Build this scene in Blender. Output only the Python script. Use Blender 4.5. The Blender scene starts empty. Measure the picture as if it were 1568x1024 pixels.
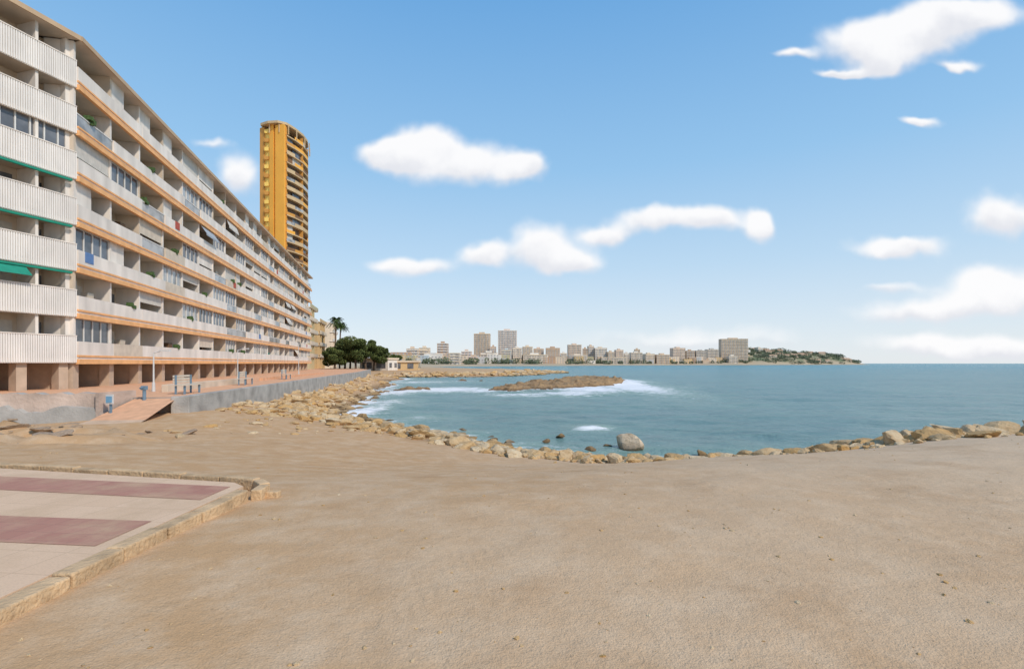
import bpy, bmesh, math, random
import numpy as np
from mathutils import Vector
random.seed(7); np.random.seed(7)
F=784.0; CZ=3.5
def g2(u,v,z=0.0):
    Y=F*(CZ-z)/(v-556.0); return ((u-784.0)/F*Y, Y)
# ---------------------------------------------------------------- helpers
def hash2(ix,iy,seed):
    h=np.sin(ix*127.1+iy*311.7+seed*74.7)*43758.5453
    return h-np.floor(h)
def vnoise(x,y,seed=0):
    ix=np.floor(x); iy=np.floor(y); fx=x-ix; fy=y-iy
    fx=fx*fx*(3-2*fx); fy=fy*fy*(3-2*fy)
    a=hash2(ix,iy,seed);b=hash2(ix+1,iy,seed);c=hash2(ix,iy+1,seed);d=hash2(ix+1,iy+1,seed)
    return (a*(1-fx)+b*fx)*(1-fy)+(c*(1-fx)+d*fx)*fy
def fbm(x,y,seed=0,o=4):
    s=0;a=.5;t=0
    for i in range(o):
        s=s+a*vnoise(x*2**i,y*2**i,seed+i*3);t+=a;a*=.5
    return s/t
def new_mat(name):
    m=bpy.data.materials.new(name);m.use_nodes=True
    nt=m.node_tree;b=nt.nodes['Principled BSDF'];return m,nt,b
def N(nt,t,**k):
    n=nt.nodes.new(t)
    for a,b in k.items(): setattr(n,a,b)
    return n
def simple(name,col,rough=.8,var=.12,scale=3.0,bump=.0,bscale=30,spec=.3,streak=0):
    m,nt,b=new_mat(name)
    g=N(nt,'ShaderNodeNewGeometry')
    n=N(nt,'ShaderNodeTexNoise');n.inputs['Scale'].default_value=scale;n.inputs['Detail'].default_value=3
    if streak:
        mp=N(nt,'ShaderNodeMapping');mp.inputs['Scale'].default_value=(1,1,streak);nt.links.new(g.outputs['Position'],mp.inputs[0]);nt.links.new(mp.outputs[0],n.inputs['Vector'])
    else: nt.links.new(g.outputs['Position'],n.inputs['Vector'])
    r=N(nt,'ShaderNodeMapRange');r.inputs[1].default_value=.3;r.inputs[2].default_value=.7
    r.inputs[3].default_value=1-var;r.inputs[4].default_value=1+var
    nt.links.new(n.outputs['Fac'],r.inputs[0])
    mx=N(nt,'ShaderNodeVectorMath',operation='SCALE');mx.inputs[0].default_value=col
    nt.links.new(r.outputs[0],mx.inputs['Scale'])
    nt.links.new(mx.outputs[0],b.inputs['Base Color'])
    b.inputs['Roughness'].default_value=rough;b.inputs['Specular IOR Level'].default_value=spec
    if bump>0:
        n2=N(nt,'ShaderNodeTexNoise');n2.inputs['Scale'].default_value=bscale;n2.inputs['Detail'].default_value=3
        nt.links.new(g.outputs['Position'],n2.inputs['Vector'])
        bp=N(nt,'ShaderNodeBump');bp.inputs['Strength'].default_value=bump;bp.inputs['Distance'].default_value=.05
        nt.links.new(n2.outputs['Fac'],bp.inputs['Height']);nt.links.new(bp.outputs[0],b.inputs['Normal'])
    return m
class MB:
    def __init__(s,frame=None): s.v=[];s.f=[];s.m=[];s.mats=[];s.fr=frame
    def mi(s,mat):
        if mat not in s.mats: s.mats.append(mat)
        return s.mats.index(mat)
    def tr(s,p):
        if s.fr is None: return p
        (ox,oy),(dx,dy),(nx,ny)=s.fr
        return (ox+dx*p[0]+nx*p[1], oy+dy*p[0]+ny*p[1], p[2])
    def poly(s,pts,mat):
        b=len(s.v);s.v+= [s.tr(p) for p in pts];s.f.append(tuple(range(b,b+len(pts))));s.m.append(s.mi(mat))
    def box(s,a0,a1,b0,b1,c0,c1,mat):
        b=len(s.v)
        for c in (c0,c1):
            for p in ((a0,b0),(a1,b0),(a1,b1),(a0,b1)): s.v.append(s.tr((p[0],p[1],c)))
        for q in ((3,2,1,0),(4,5,6,7),(0,1,5,4),(1,2,6,5),(2,3,7,6),(3,0,4,7)):
            s.f.append(tuple(b+i for i in q));s.m.append(s.mi(mat))
    def prism(s,foot,z0,z1,mat,topmat=None):
        n=len(foot);b=len(s.v)
        for z in (z0,z1):
            for p in foot: s.v.append(s.tr((p[0],p[1],z)))
        for i in range(n):
            j=(i+1)%n
            s.f.append((b+i,b+j,b+n+j,b+n+i));s.m.append(s.mi(mat))
        s.f.append(tuple(b+n+i for i in range(n)));s.m.append(s.mi(topmat or mat))
        s.f.append(tuple(b+i for i in reversed(range(n))));s.m.append(s.mi(mat))
    def tube(s,p0,p1,r0,r1,mat,n=8):
        p0=Vector(p0);p1=Vector(p1);d=(p1-p0).normalized()
        a=d.orthogonal().normalized();c=d.cross(a);b=len(s.v)
        for p,r in ((p0,r0),(p1,r1)):
            for i in range(n):
                t=2*math.pi*i/n;q=p+a*math.cos(t)*r+c*math.sin(t)*r;s.v.append(s.tr(tuple(q)))
        for i in range(n):
            j=(i+1)%n;s.f.append((b+i,b+j,b+n+j,b+n+i));s.m.append(s.mi(mat))
        s.f.append(tuple(b+n+i for i in range(n)));s.m.append(s.mi(mat))
    def obj(s,name,parent=None,smooth=False,bevel=0,recalc=True):
        me=bpy.data.meshes.new(name);me.from_pydata(s.v,[],s.f)
        for m in s.mats: me.materials.append(m)
        me.polygons.foreach_set('material_index',s.m)
        if smooth: me.polygons.foreach_set('use_smooth',[True]*len(s.f))
        me.update()
        if recalc:
            bm=bmesh.new();bm.from_mesh(me);bmesh.ops.recalc_face_normals(bm,faces=bm.faces);bm.to_mesh(me);bm.free()
        o=bpy.data.objects.new(name,me);bpy.context.scene.collection.objects.link(o)
        if bevel>0:
            md=o.modifiers.new('bevel','BEVEL');md.width=bevel;md.segments=2;md.limit_method='ANGLE'
        if parent: o.parent=parent
        return o
def empty(name):
    o=bpy.data.objects.new(name,None);bpy.context.scene.collection.objects.link(o);return o
def grid_obj(name,X,Y,Z,mat,attrs=None):
    h,w=X.shape
    co=np.stack([X,Y,Z],-1).reshape(-1,3).astype(np.float32)
    idx=np.arange(h*w).reshape(h,w)
    fc=np.stack([idx[:-1,:-1],idx[:-1,1:],idx[1:,1:],idx[1:,:-1]],-1).reshape(-1,4)
    me=bpy.data.meshes.new(name)
    me.vertices.add(len(co));me.vertices.foreach_set('co',co.ravel())
    me.loops.add(fc.size);me.loops.foreach_set('vertex_index',fc.ravel().astype(np.int32))
    me.polygons.add(len(fc));me.polygons.foreach_set('loop_start',np.arange(0,fc.size,4,dtype=np.int32))
    me.polygons.foreach_set('loop_total',np.full(len(fc),4,dtype=np.int32))
    me.polygons.foreach_set('use_smooth',np.ones(len(fc),dtype=bool))
    me.update(calc_edges=True)
    for k,a in (attrs or {}).items():
        at=me.attributes.new(k,'FLOAT','POINT');at.data.foreach_set('value',a.ravel().astype(np.float32))
    me.materials.append(mat);me.validate()
    o=bpy.data.objects.new(name,me);bpy.context.scene.collection.objects.link(o);return o
# ---------------------------------------------------------------- terrain function
ctrl=[(0,-20,2),(-25,-20,2),(25,-20,2),(0,-5,1.93),(10,-5,1.93),(-10,-5,1.93),(0,1,1.9),(-3,3,1.9),(3,3,1.9),(8,3,1.9),(-8,4,1.9),
(-.5,6,1.88),(-3.2,7,1.83),(3,6.8,1.9),(6,8,1.9),(10,9.6,1.88),(14,11,1.88),(20,13,1.9),(30,15,2),(60,20,2),(25,5,1.95),
(-7.2,9,1.78),(-7.2,11.7,1.5),(-12,10,1.75),(-3.4,11,1.2),(-3.4,14.7,.8),(0,11,1.2),(0,14.5,.65),(3,12,1.2),(3.4,14.6,.6),(6,12,1.35),(6.5,14.6,.75),
(9,14.5,1.0),(12,14.3,1.5),(16,15.5,1.6),(22,18,1.7),(30,22,1.7),
(8.2,18.0,0),(12,18.5,0),(16,19.5,0),(22,23,0),(30,28,0),(60,40,0),
(6.2,17.6,0),(4,18.2,0),(1.7,19.7,0),(-.7,21.6,0),(-2.5,23.5,0),(-4.5,26,0),(-6.5,27.7,0),(-8.5,29.8,0),(-10.6,32.7,0),(-13.1,39.8,0),(-15.5,50.8,0),(-18.3,67,0),(-27,94.6,0),(-34.7,130,0),
(-7.9,21.9,.6),(-11.8,24,.95),(-14.7,23.2,1.25),(-16,17.3,1.15),(-22,21,.95),(-20,17,1.0),(-30,15,1.2),(-16,30,1.15),(-12,28,.6),(-18,42,1.1),(-16,45,.5),(-22,60,1.1),(-25,85,1.1),(-31,110,1.1),(-45,60,1.2),(-60,120,1.4),(-60,30,1.4),(-100,60,1.6),(-100,0,1.8),(100,-10,2),(-100,200,1.5),
(10,24,-.7),(0,29,-.7),(20,28,-.7),(-5,38,-.8),(-5,60,-1.2),(-14,90,-1.5),(20,45,-2),(60,60,-2.5),(100,100,-3),(0,100,-2),(-20,130,-1.2),(100,45,-.5),(0,200,-3),(100,200,-3)]
ctrl=np.array(ctrl,float)
D=np.hypot(ctrl[:,None,0]-ctrl[None,:,0],ctrl[:,None,1]-ctrl[None,:,1])
A=np.block([[D,np.ones((len(ctrl),1))],[np.ones((1,len(ctrl))),np.zeros((1,1))]])
W=np.linalg.solve(A,np.append(ctrl[:,2],0))
def sdf(px,py,poly):
    p=np.array(poly,float);d=np.full(px.shape,1e12);ins=np.zeros(px.shape,bool)
    for i in range(len(p)):
        a=p[i];b=p[(i+1)%len(p)];e=b-a
        wx=px-a[0];wy=py-a[1];t=np.clip((wx*e[0]+wy*e[1])/(e@e),0,1)
        d=np.minimum(d,(wx-t*e[0])**2+(wy-t*e[1])**2)
        c=((a[1]>py)!=(b[1]>py))&(px<(b[0]-a[0])*(py-a[1])/(b[1]-a[1]+1e-12)+a[0]);ins^=c
    d=np.sqrt(d);return np.where(ins,d,-d)
PEN=[(-36,112),(-30,127),(-20,129),(-5,134),(5,150),(12,172),(20,192),(12,215),(-10,250),(-40,330),(-90,430),(-600,450),(-600,60),(-60,60)]
CITY=[(-110,430),(-60,520),(13,640),(110,740),(234,850),(350,930),(467,1000),(600,1090),(740,1170),(878,1250),(860,1330),(700,1500),(600,3000),(-3000,3000),(-3000,430)]
def terr(x,y,detail=True):
    x=np.asarray(x,float);y=np.asarray(y,float)
    z=np.full(x.shape,W[-1])
    for i in range(len(ctrl)): z=z+W[i]*np.hypot(x-ctrl[i,0],y-ctrl[i,1])
    far=np.clip((np.hypot(x,y)-140)/60,0,1)
    side=np.where(y<40,1.8,-3.0)
    z=z*(1-far)+side*far
    z=np.clip(z,-3,2.05)
    dp=sdf(x,y,PEN)+(fbm(x/9,y/9,5)-.5)*9
    zp=np.where(dp>0,1.3*(1-np.exp(-dp/7))+.5*(fbm(x/5,y/5,8)-.5),np.maximum(dp*.15,-3))
    dc=sdf(x,y,CITY)+(fbm(x/40,y/40,6)-.5)*30
    zc=np.where(dc>0,3*(1-np.exp(-dc/20))+np.clip(dc-60,0,600)*.012,np.maximum(dc*.1,-3))
    rid=30*np.exp(-((x-600)/150)**2-((y-1230-(x-600)*.45)/110)**2)+14*np.exp(-((x-770)/70)**2-((y-1240)/50)**2)+10*np.exp(-((x-480)/80)**2-((y-1180)/70)**2)
    zc=zc+np.where(dc>0,rid*np.clip(dc/30,0,1)*(.75+.5*fbm(x/50,y/50,9)),0)
    z=np.maximum(np.where(y>90,np.maximum(z,zp),z),np.where(y>350,zc,-3))
    if detail:
        n=(fbm(x/2.2,y/2.2,1)-.5)*.12+(fbm(x/.7,y/.7,2,3)-.5)*.045
        rub=np.exp(-(((x+16)/5.5)**2+((y-15)/4.0)**2)**1.5)
        st=fbm(x/1.3,y/1.0,12,4);n=n+rub*((st-.5)*.8+np.floor(st*5)/5*.8-.42)
        nearpav=np.exp(-(((x+6)/5.)**2+((y-4)/4.5)**2))
        z=z+n*(1-nearpav)*np.clip((y+4)/10+.3,.3,1)
    return z
ys=np.concatenate([np.linspace(-60,1.8,26),np.geomspace(2.2,6500,470)])
t=np.linspace(-7.35,7.35,520);xs=8*np.sinh(t)/1.0
GX,GY=np.meshgrid(xs,ys)
GZ=terr(GX,GY)
# ---------------------------------------------------------------- node helpers
def noise(nt,scale,det=6,vec=None,rough=.55,dist=0):
    n=N(nt,'ShaderNodeTexNoise');n.inputs['Scale'].default_value=scale;n.inputs['Detail'].default_value=min(det,5);n.inputs['Roughness'].default_value=rough;n.inputs['Distortion'].default_value=dist
    if vec is not None: nt.links.new(vec,n.inputs['Vector'])
    return n.outputs['Fac']
def mr(nt,v,a,b_,c=0,d=1,smooth=False):
    r=N(nt,'ShaderNodeMapRange');r.inputs[1].default_value=a;r.inputs[2].default_value=b_;r.inputs[3].default_value=c;r.inputs[4].default_value=d
    if smooth:r.interpolation_type='SMOOTHSTEP'
    nt.links.new(v,r.inputs[0]);return r.outputs[0]
def mth(nt,op,a,b_=None,c=None):
    n=N(nt,'ShaderNodeMath',operation=op)
    for i,x in enumerate((a,b_,c)):
        if x is None: continue
        if isinstance(x,(int,float)): n.inputs[i].default_value=x
        else: nt.links.new(x,n.inputs[i])
    return n.outputs[0]
def mixc(nt,f,a,b_,mode='MIX'):
    n=N(nt,'ShaderNodeMix',data_type='RGBA',blend_type=mode)
    for i,x in ((0,f),(6,a),(7,b_)):
        if isinstance(x,(int,float)): n.inputs[i].default_value=x
        elif isinstance(x,tuple): n.inputs[i].default_value=(*x,1)
        else: nt.links.new(x,n.inputs[i])
    return n.outputs[2]
m,nt,b=new_mat('sand_ground');L=nt.links.new
geo=N(nt,'ShaderNodeNewGeometry');sep=N(nt,'ShaderNodeSeparateXYZ');L(geo.outputs['Position'],sep.inputs[0])
P=geo.outputs['Position']
n1=noise(nt,.35,4,P);n2=noise(nt,2.2,5,P,.65);n3=noise(nt,60,2,P)
pale=mr(nt,mth(nt,'ADD',mth(nt,'MULTIPLY',sep.outputs[0],.06),n1),.3,1.1,0,1)
warm=mixc(nt,pale,(.55,.34,.175),(.63,.47,.315))
warm=mixc(nt,mr(nt,n2,.42,.72,0,.7),warm,(.68,.505,.335))
warm=mixc(nt,mr(nt,noise(nt,.9,5,P,.7),.52,.74,0,.55),warm,(.43,.26,.135))
warm=mixc(nt,mr(nt,n3,.35,.7,0,.26),warm,(.26,.165,.09))
warm=mixc(nt,mr(nt,noise(nt,22,3,P,.6),.62,.72,0,.35),warm,(.25,.16,.09))
far=mr(nt,sep.outputs[1],150,380)
farc=mixc(nt,mr(nt,noise(nt,.03,4,P),.45,.55),(.40,.33,.22),(.15,.18,.10))
farc=mixc(nt,mr(nt,sep.outputs[2],4,9),(.46,.37,.25),farc)
col=mixc(nt,far,warm,farc)
wet=mr(nt,sep.outputs[2],.05,.35,.75,0)
nearonly=mr(nt,sep.outputs[1],250,300,1,0)
col=mixc(nt,mth(nt,'MULTIPLY',wet,nearonly),col,(.19,.12,.06))
L(col,b.inputs['Base Color']);b.inputs['Roughness'].default_value=.95;b.inputs['Specular IOR Level'].default_value=.15
vor=N(nt,'ShaderNodeTexVoronoi',feature='F1');vor.inputs['Scale'].default_value=3.4;vor.inputs['Randomness'].default_value=1;L(P,vor.inputs['Vector'])
foot=mr(nt,vor.outputs['Distance'],.05,.30)
fmask=mr(nt,noise(nt,.6,2,P),.5,.64)
h=mth(nt,'MULTIPLY',mth(nt,'MULTIPLY',foot,fmask),.014)
for rot,sc_,ph in ((24,.45,.0),(-52,.33,2.0)):
    mp=N(nt,'ShaderNodeMapping');mp.inputs['Rotation'].default_value=(0,0,math.radians(rot));mp.inputs['Location'].default_value=(ph,0,0);L(P,mp.inputs[0])
    bw_=N(nt,'ShaderNodeTexWave');bw_.inputs['Scale'].default_value=sc_*.5;bw_.inputs['Distortion'].default_value=2.4;bw_.inputs['Detail'].default_value=1;bw_.inputs['Detail Scale'].default_value=.4;L(mp.outputs[0],bw_.inputs[0])
    band=mr(nt,bw_.outputs['Fac'],.85,1.0)
    tr_=N(nt,'ShaderNodeTexWave',bands_direction='DIAGONAL');tr_.inputs['Scale'].default_value=4.2;tr_.inputs['Distortion'].default_value=2.5;tr_.inputs['Detail'].default_value=2;L(mp.outputs[0],tr_.inputs[0])
    msk=mr(nt,noise(nt,.4+.1*ph,3,P,.6),.50,.66)
    band=mth(nt,'MULTIPLY',band,msk)
    h=mth(nt,'ADD',h,mth(nt,'MULTIPLY',band,mth(nt,'MULTIPLY_ADD',tr_.outputs['Fac'],.0045,-.005)))
h=mth(nt,'ADD',h,mth(nt,'MULTIPLY',noise(nt,5,5,P,.75),.036))
h=mth(nt,'ADD',h,mth(nt,'MULTIPLY',noise(nt,80,2,P,.6),.006))
bp=N(nt,'ShaderNodeBump');bp.inputs['Strength'].default_value=.7;bp.inputs['Distance'].default_value=1.0;L(h,bp.inputs['Height']);L(bp.outputs[0],b.inputs['Normal'])
SAND=m
grid_obj('ground',GX,GY,GZ,SAND)
# ---------------------------------------------------------------- rocky outcrop in the bay
def island(x,y):
    cx,cy=9.0,80;a=math.atan2(28,19);ca,sa=math.cos(a),math.sin(a)
    u=(x-cx)*ca+(y-cy)*sa;v=-(x-cx)*sa+(y-cy)*ca
    e=1-(u/17)**2-(v/(5.4))**2+(fbm(x/3.0,y/3.0,31)-.5)*1.9
    tall=.75+.55*np.clip((u+5)/15,0,1)
    z=np.where(e>0,tall*(1-np.exp(-e*3.0)),e*1.5)
    st=.3;q=np.floor(z/st+fbm(x/2,y/2,33)*.9)*st
    return np.where(z>0,z*.3+q*.7,z)+ (fbm(x/.9,y/.9,34)-.5)*.8
def reef(x,y):
    z=-.35+ (fbm(x/2.0,y/1.6,41)-.42)*2.6
    m=np.exp(-(((x+13)/5.5)**2+((y-66)/4)**2))
    m2=np.exp(-(((x+9)/5)**2+((y-101)/4)**2))
    return z*np.maximum(m,m2)-1.2*(1-np.maximum(m,m2))
# ---------------------------------------------------------------- rock material
def rockmat(name,c1,c2,c3):
    m,nt,b=new_mat(name);L=nt.links.new
    geo=N(nt,'ShaderNodeNewGeometry');P=geo.outputs['Position'];sep=N(nt,'ShaderNodeSeparateXYZ');L(P,sep.inputs[0])
    at=N(nt,'ShaderNodeAttribute',attribute_name='tint')
    c=mixc(nt,at.outputs['Fac'],c1,c2)
    c=mixc(nt,mr(nt,noise(nt,3,5,P,.7),.42,.68,0,.7),c,c3)
    c=mixc(nt,mr(nt,noise(nt,14,4,P,.7),.52,.75,0,.6),c,tuple(k*.5 for k in c3))
    c=mixc(nt,mr(nt,sep.outputs[2],.02,.34,.85,0),c,(.085,.055,.03))
    L(c,b.inputs['Base Color']);b.inputs['Roughness'].default_value=.85;b.inputs['Specular IOR Level'].default_value=.3
    bp=N(nt,'ShaderNodeBump');bp.inputs['Strength'].default_value=.9;bp.inputs['Distance'].default_value=.08
    L(noise(nt,8,5,P,.75),bp.inputs['Height']);L(bp.outputs[0],b.inputs['Normal']);return m
ROCK=rockmat('shore_rock',(.58,.35,.13),(.68,.54,.35),(.42,.26,.12))
REEF=rockmat('reef_rock',(.36,.225,.11),(.44,.30,.16),(.15,.095,.055))
RUB=rockmat('rubble_rock',(.40,.26,.15),(.50,.40,.31),(.26,.165,.09))
ix,iy=np.meshgrid(np.linspace(-12,32,330),np.linspace(55,106,330))
iz=island(ix,iy);grid_obj('rocky_outcrop',ix,iy,iz,REEF,{'tint':fbm(ix/4,iy/4,50)*.9})
ix2,iy2=np.meshgrid(np.linspace(-26,2,160),np.linspace(56,112,220))
grid_obj('reef_rocks',ix2,iy2,reef(ix2,iy2),REEF,{'tint':fbm(ix2/4,iy2/4,51)*.5})
# ---------------------------------------------------------------- rocks
def ico(sub):
    bm=bmesh.new();bmesh.ops.create_icosphere(bm,subdivisions=sub,radius=1)
    v=np.array([x.co[:] for x in bm.verts]);f=np.array([[q.index for q in fa.verts] for fa in bm.faces]);bm.free();return v,f
def rock_tpl(sub,seed):
    rs=np.random.RandomState(seed);v,f=ico(sub)
    nrm=rs.normal(size=(10,3));nrm/=np.linalg.norm(nrm,axis=1)[:,None];dd=rs.uniform(.42,.85,10)
    pr=np.maximum(v@nrm.T,.05);r=dd/pr;k=34
    r=-np.log(np.exp(-k*np.minimum(r,3)).sum(1)+math.exp(-k*1.1))/k
    v=v*r[:,None]
    n=fbm(v[:,0]*2.6+seed,v[:,1]*2.6+v[:,2]*1.9,seed,3)-.5
    v=v*(1+.22*n)[:,None]*1.2;return v,f
T2=[rock_tpl(2,i+3) for i in range(12)];T3=[rock_tpl(3,i+40) for i in range(14)]
class RockSet:
    def __init__(s): s.v=[];s.f=[];s.t=[];s.n=0
    def add(s,x,y,z,sx,sy,sz,hi=False,tint=None):
        v,f=random.choice(T3 if hi else T2);a=random.uniform(0,6.28);c_,s_=math.cos(a),math.sin(a)
        ti=random.uniform(-.5,.5);R=np.array([[c_,-s_,0],[s_,c_,0],[0,0,1]])@np.array([[1,0,0],[0,math.cos(ti),-math.sin(ti)],[0,math.sin(ti),math.cos(ti)]])
        w=(v*np.array([sx,sy,sz]))@R.T+np.array([x,y,z])
        s.v.append(w);s.f.append(f+s.n);s.n+=len(w);s.t.append(np.full(len(w),random.random() if tint is None else tint))
    def obj(s,name,mat):
        V=np.concatenate(s.v);Fc=np.concatenate(s.f)
        me=bpy.data.meshes.new(name);me.from_pydata(V.tolist(),[],Fc.tolist())
        a=me.attributes.new('tint','FLOAT','POINT');a.data.foreach_set('value',np.concatenate(s.t).astype(np.float32))
        me.materials.append(mat);me.update();o=bpy.data.objects.new(name,me);bpy.context.scene.collection.objects.link(o);return o
def scatter(rs,pl,cnt,wid,smin,smax,hi=False,flat=.7,pw=2.0):
    pl=np.array(pl,float);seg=np.linalg.norm(np.diff(pl[:,:2],axis=0),axis=1)
    wts=seg/np.maximum(pl[:-1,1],1);cum=np.cumsum(wts)/wts.sum()
    out=[]
    for i in range(cnt):
        j=int(np.searchsorted(cum,random.random()));a=pl[j];b_=pl[j+1];t_=random.random()
        p=a+(b_-a)*t_;d=(b_-a);d=d[:2]/np.linalg.norm(d[:2]);o=random.gauss(0,.5)*(p[2] if len(p)>2 else wid)
        out.append((p[0]-d[1]*o,p[1]+d[0]*o))
    zz=terr([o[0] for o in out],[o[1] for o in out])
    for (x,y),z in zip(out,zz):
        s_=smin+(smax-smin)*random.random()**pw
        if z<-.35: continue
        rs.add(x,y,max(z,-.1)+s_*.1,s_*random.uniform(.8,1.5),s_*random.uniform(.6,1.1),s_*flat*random.uniform(.6,1.1),hi and s_>.16)
rs=RockSet()
scatter(rs,[(-1.5,20.3,1.0),(0,18.8,1.3),(1.8,17.3,1.5),(4.2,16.6,1.4),(6.5,16.2,1.1)],460,1,.07,.36,True,.7,1.8)
scatter(rs,[(6.2,15.9,.9),(8,14.9,.8),(10,14.2,.9),(13,14.1,1.0),(17,15.2,1.3),(26,18.5,1.7)],400,1,.10,.42,True,.6,1.5)
scatter(rs,[(6.2,15.4,1.2),(8,14.4,1.2),(10,13.6,1.2),(13,13.4,1.2),(17,14.5,1.3)],150,1,.05,.14,False,.7,1.3)
scatter(rs,[(-1,20.6,1.6),(-4,23.8,2.0),(-7,26.3,2.4),(-10,29.5,3),(-13.2,34,3.5),(-15.6,42,4),(-19,60,5),(-27,86,6),(-33,118,7)],1500,1,.07,.46,True,.55,2.0)
scatter(rs,[(-12,26,3),(-14,30,3.4),(-15.5,36,3),(-18.3,50,3)],420,1,.08,.4,False,.5)
scatter(rs,[(-8,20,5),(-12,23,3)],40,1,.05,.2,False,.5)
scatter(rs,[(-33,122,6),(-20,131,6),(-5,136,7),(6,153,8),(14,176,7),(21,196,6)],520,1,.3,1.2,False,.5)
for u,v,s_ in ((858,668,.16),(836,676,.14),(905,690,.2),(930,683,.14),(1075,697,.2),(1050,702,.16),(575,605,.5),(590,600,.4)):
    x,y=g2(u,v);rs.add(x,y,.02,s_*1.3,s_,s_*.6,True,.1)
rs.obj('shoreline_rocks',ROCK)
BOULD=rockmat('boulder_rock',(.62,.45,.28),(.70,.55,.38),(.50,.34,.19))
random.seed(11)
rb=RockSet();x,y=g2(960,686);rb.add(x,y,.24,.62,.5,.42,True,.95);rb.obj('boulder',BOULD)
rr=RockSet()
for i in range(320):
    x=random.gauss(-16.5,3.4);y=random.gauss(16,2.6)
    if x>-10.8 or (x>-13.5 and y<12) or (x>-16.9 and y>18): continue
    s_=.04+.24*random.random()**3;z=float(terr([x],[y])[0]);rr.add(x,y,z,s_*1.6,s_,s_*.35,s_>.15,random.uniform(.2,1))
rr.obj('concrete_rubble',RUB)
pb=RockSet();XX=[];
for i in range(1500):
    y=2.2+16*random.random()**1.6;x=random.uniform(-1.15,1.15)*y
    if x<-3.0 and y<8.6: continue
    XX.append((x,y))
zz=terr([p[0] for p in XX],[p[1] for p in XX])
T2b=T2;T2=[rock_tpl(1,i+80) for i in range(6)]
for (x,y),z in zip(XX,zz):
    s_=.004+.02*random.random()**4;pb.add(x,y,z,s_*1.2,s_,s_*.7)
pb.obj('pebbles',ROCK);T2=T2b
# ---------------------------------------------------------------- sea
dist=np.hypot(GX,GY)
amp=np.clip(1-dist/220,0,1)
wv_=(fbm(GX/3.2+GY*.05,GY/1.5,21,4)-.5)*.34+(fbm(GX/9,GY/4,22,3)-.5)*.3
SZ=wv_*amp*np.clip((8+GY)/25,0.2,1)*.8
ISL=np.where((GX>-20)&(GX<40)&(GY>45)&(GY<120),island(GX,GY),-3)
RF=np.where((GX>-30)&(GX<6)&(GY>50)&(GY<118),reef(GX,GY),-3)
shoref=np.where(GX>-7,.62,.9)
fo=np.exp(np.minimum(GZ+.05,0)/.26)*shoref
fo=np.maximum(fo,np.exp(np.minimum(np.maximum(ISL,RF)+.05,0)/.45)*1.0)
for (u,v,ru,rv,s_) in ((940,588,48,10,1.4),(905,596,60,7,1.1),(870,603,80,4,.9),(690,597,80,5,1.1),(620,600,40,6,1.0),(740,599,40,4,.95),(908,656,34,5,.95),(552,632,36,16,1.0),(585,618,45,9,.75),(800,605,70,3,.8),(640,640,60,8,.5),(720,664,60,7,.42),(960,600,60,4,.6),(880,585,40,5,.8),(1010,592,60,3,.5),(640,585,80,3,.7),(820,680,50,7,.42),(960,583,30,4,1.0)):
    x,y=g2(u,v);rx=ru/F*y;ry=(g2(u,v-rv)[1]-g2(u,v+rv)[1])/2
    fo=np.maximum(fo,s_*np.exp(-((GX-x)/rx)**2-((GY-y)/ry)**2))
    SZ+=.22*s_*np.exp(-((GX-x)/rx)**2-((GY-y)/ry)**2)*(fbm(GX/1.0,GY/1.2,25)-.2)
x,y=g2(938,588);SZ+=.9*np.exp(-((GX-x)/4.0)**2-((GY-y)/2.2)**2)*fbm(GX/.6,GY/.6,27)*1.5
m,nt,b=new_mat('sea_water');L=nt.links.new
geo=N(nt,'ShaderNodeNewGeometry');P=geo.outputs['Position'];sep=N(nt,'ShaderNodeSeparateXYZ');L(P,sep.inputs[0])
at=N(nt,'ShaderNodeAttribute',attribute_name='foam')
mp=N(nt,'ShaderNodeMapping');mp.inputs['Scale'].default_value=(.45,1,1);mp.inputs['Rotation'].default_value=(0,0,.15);L(P,mp.inputs[0]);PW=mp.outputs[0]
fn=noise(nt,1.6,5,PW,.78,.6)
fv=mth(nt,'ADD',at.outputs['Fac'],mth(nt,'MULTIPLY',mth(nt,'SUBTRACT',fn,.5),2.1))
ff=mr(nt,fv,.48,.85)
caps=mr(nt,noise(nt,.35,5,PW,.8,.4),.69,.78,0,.4)
ff=mth(nt,'MAXIMUM',ff,caps)
deep=mr(nt,sep.outputs[1],22,400)
wc=mixc(nt,deep,(.155,.265,.245),(.025,.225,.255))
wc=mixc(nt,mr(nt,noise(nt,.05,4,PW,.6),.4,.65,0,.5),wc,(.085,.195,.205))
wc=mixc(nt,mr(nt,noise(nt,.9,4,PW,.6),.5,.7,0,.4),wc,(.05,.12,.13))
wc=mixc(nt,mr(nt,at.outputs['Fac'],.03,.7,0,.7),wc,(.29,.40,.32))
wc=mixc(nt,ff,wc,(.85,.86,.86))
L(wc,b.inputs['Base Color']);L(mr(nt,ff,0,1,.25,.9),b.inputs['Roughness']);b.inputs['IOR'].default_value=1.33
b.inputs['Specular IOR Level'].default_value=.24
bp=N(nt,'ShaderNodeBump');bp.inputs['Strength'].default_value=1;bp.inputs['Distance'].default_value=1
hh=mth(nt,'ADD',mth(nt,'MULTIPLY',noise(nt,1.3,5,PW,.7),.42),mth(nt,'MULTIPLY',noise(nt,.22,2,PW,.5),1.1))
L(hh,bp.inputs['Height']);L(bp.outputs[0],b.inputs['Normal'])
r0=np.searchsorted(ys,8)
grid_obj('sea',GX[r0:],GY[r0:],SZ[r0:],m,{'foam':fo[r0:]})
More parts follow.
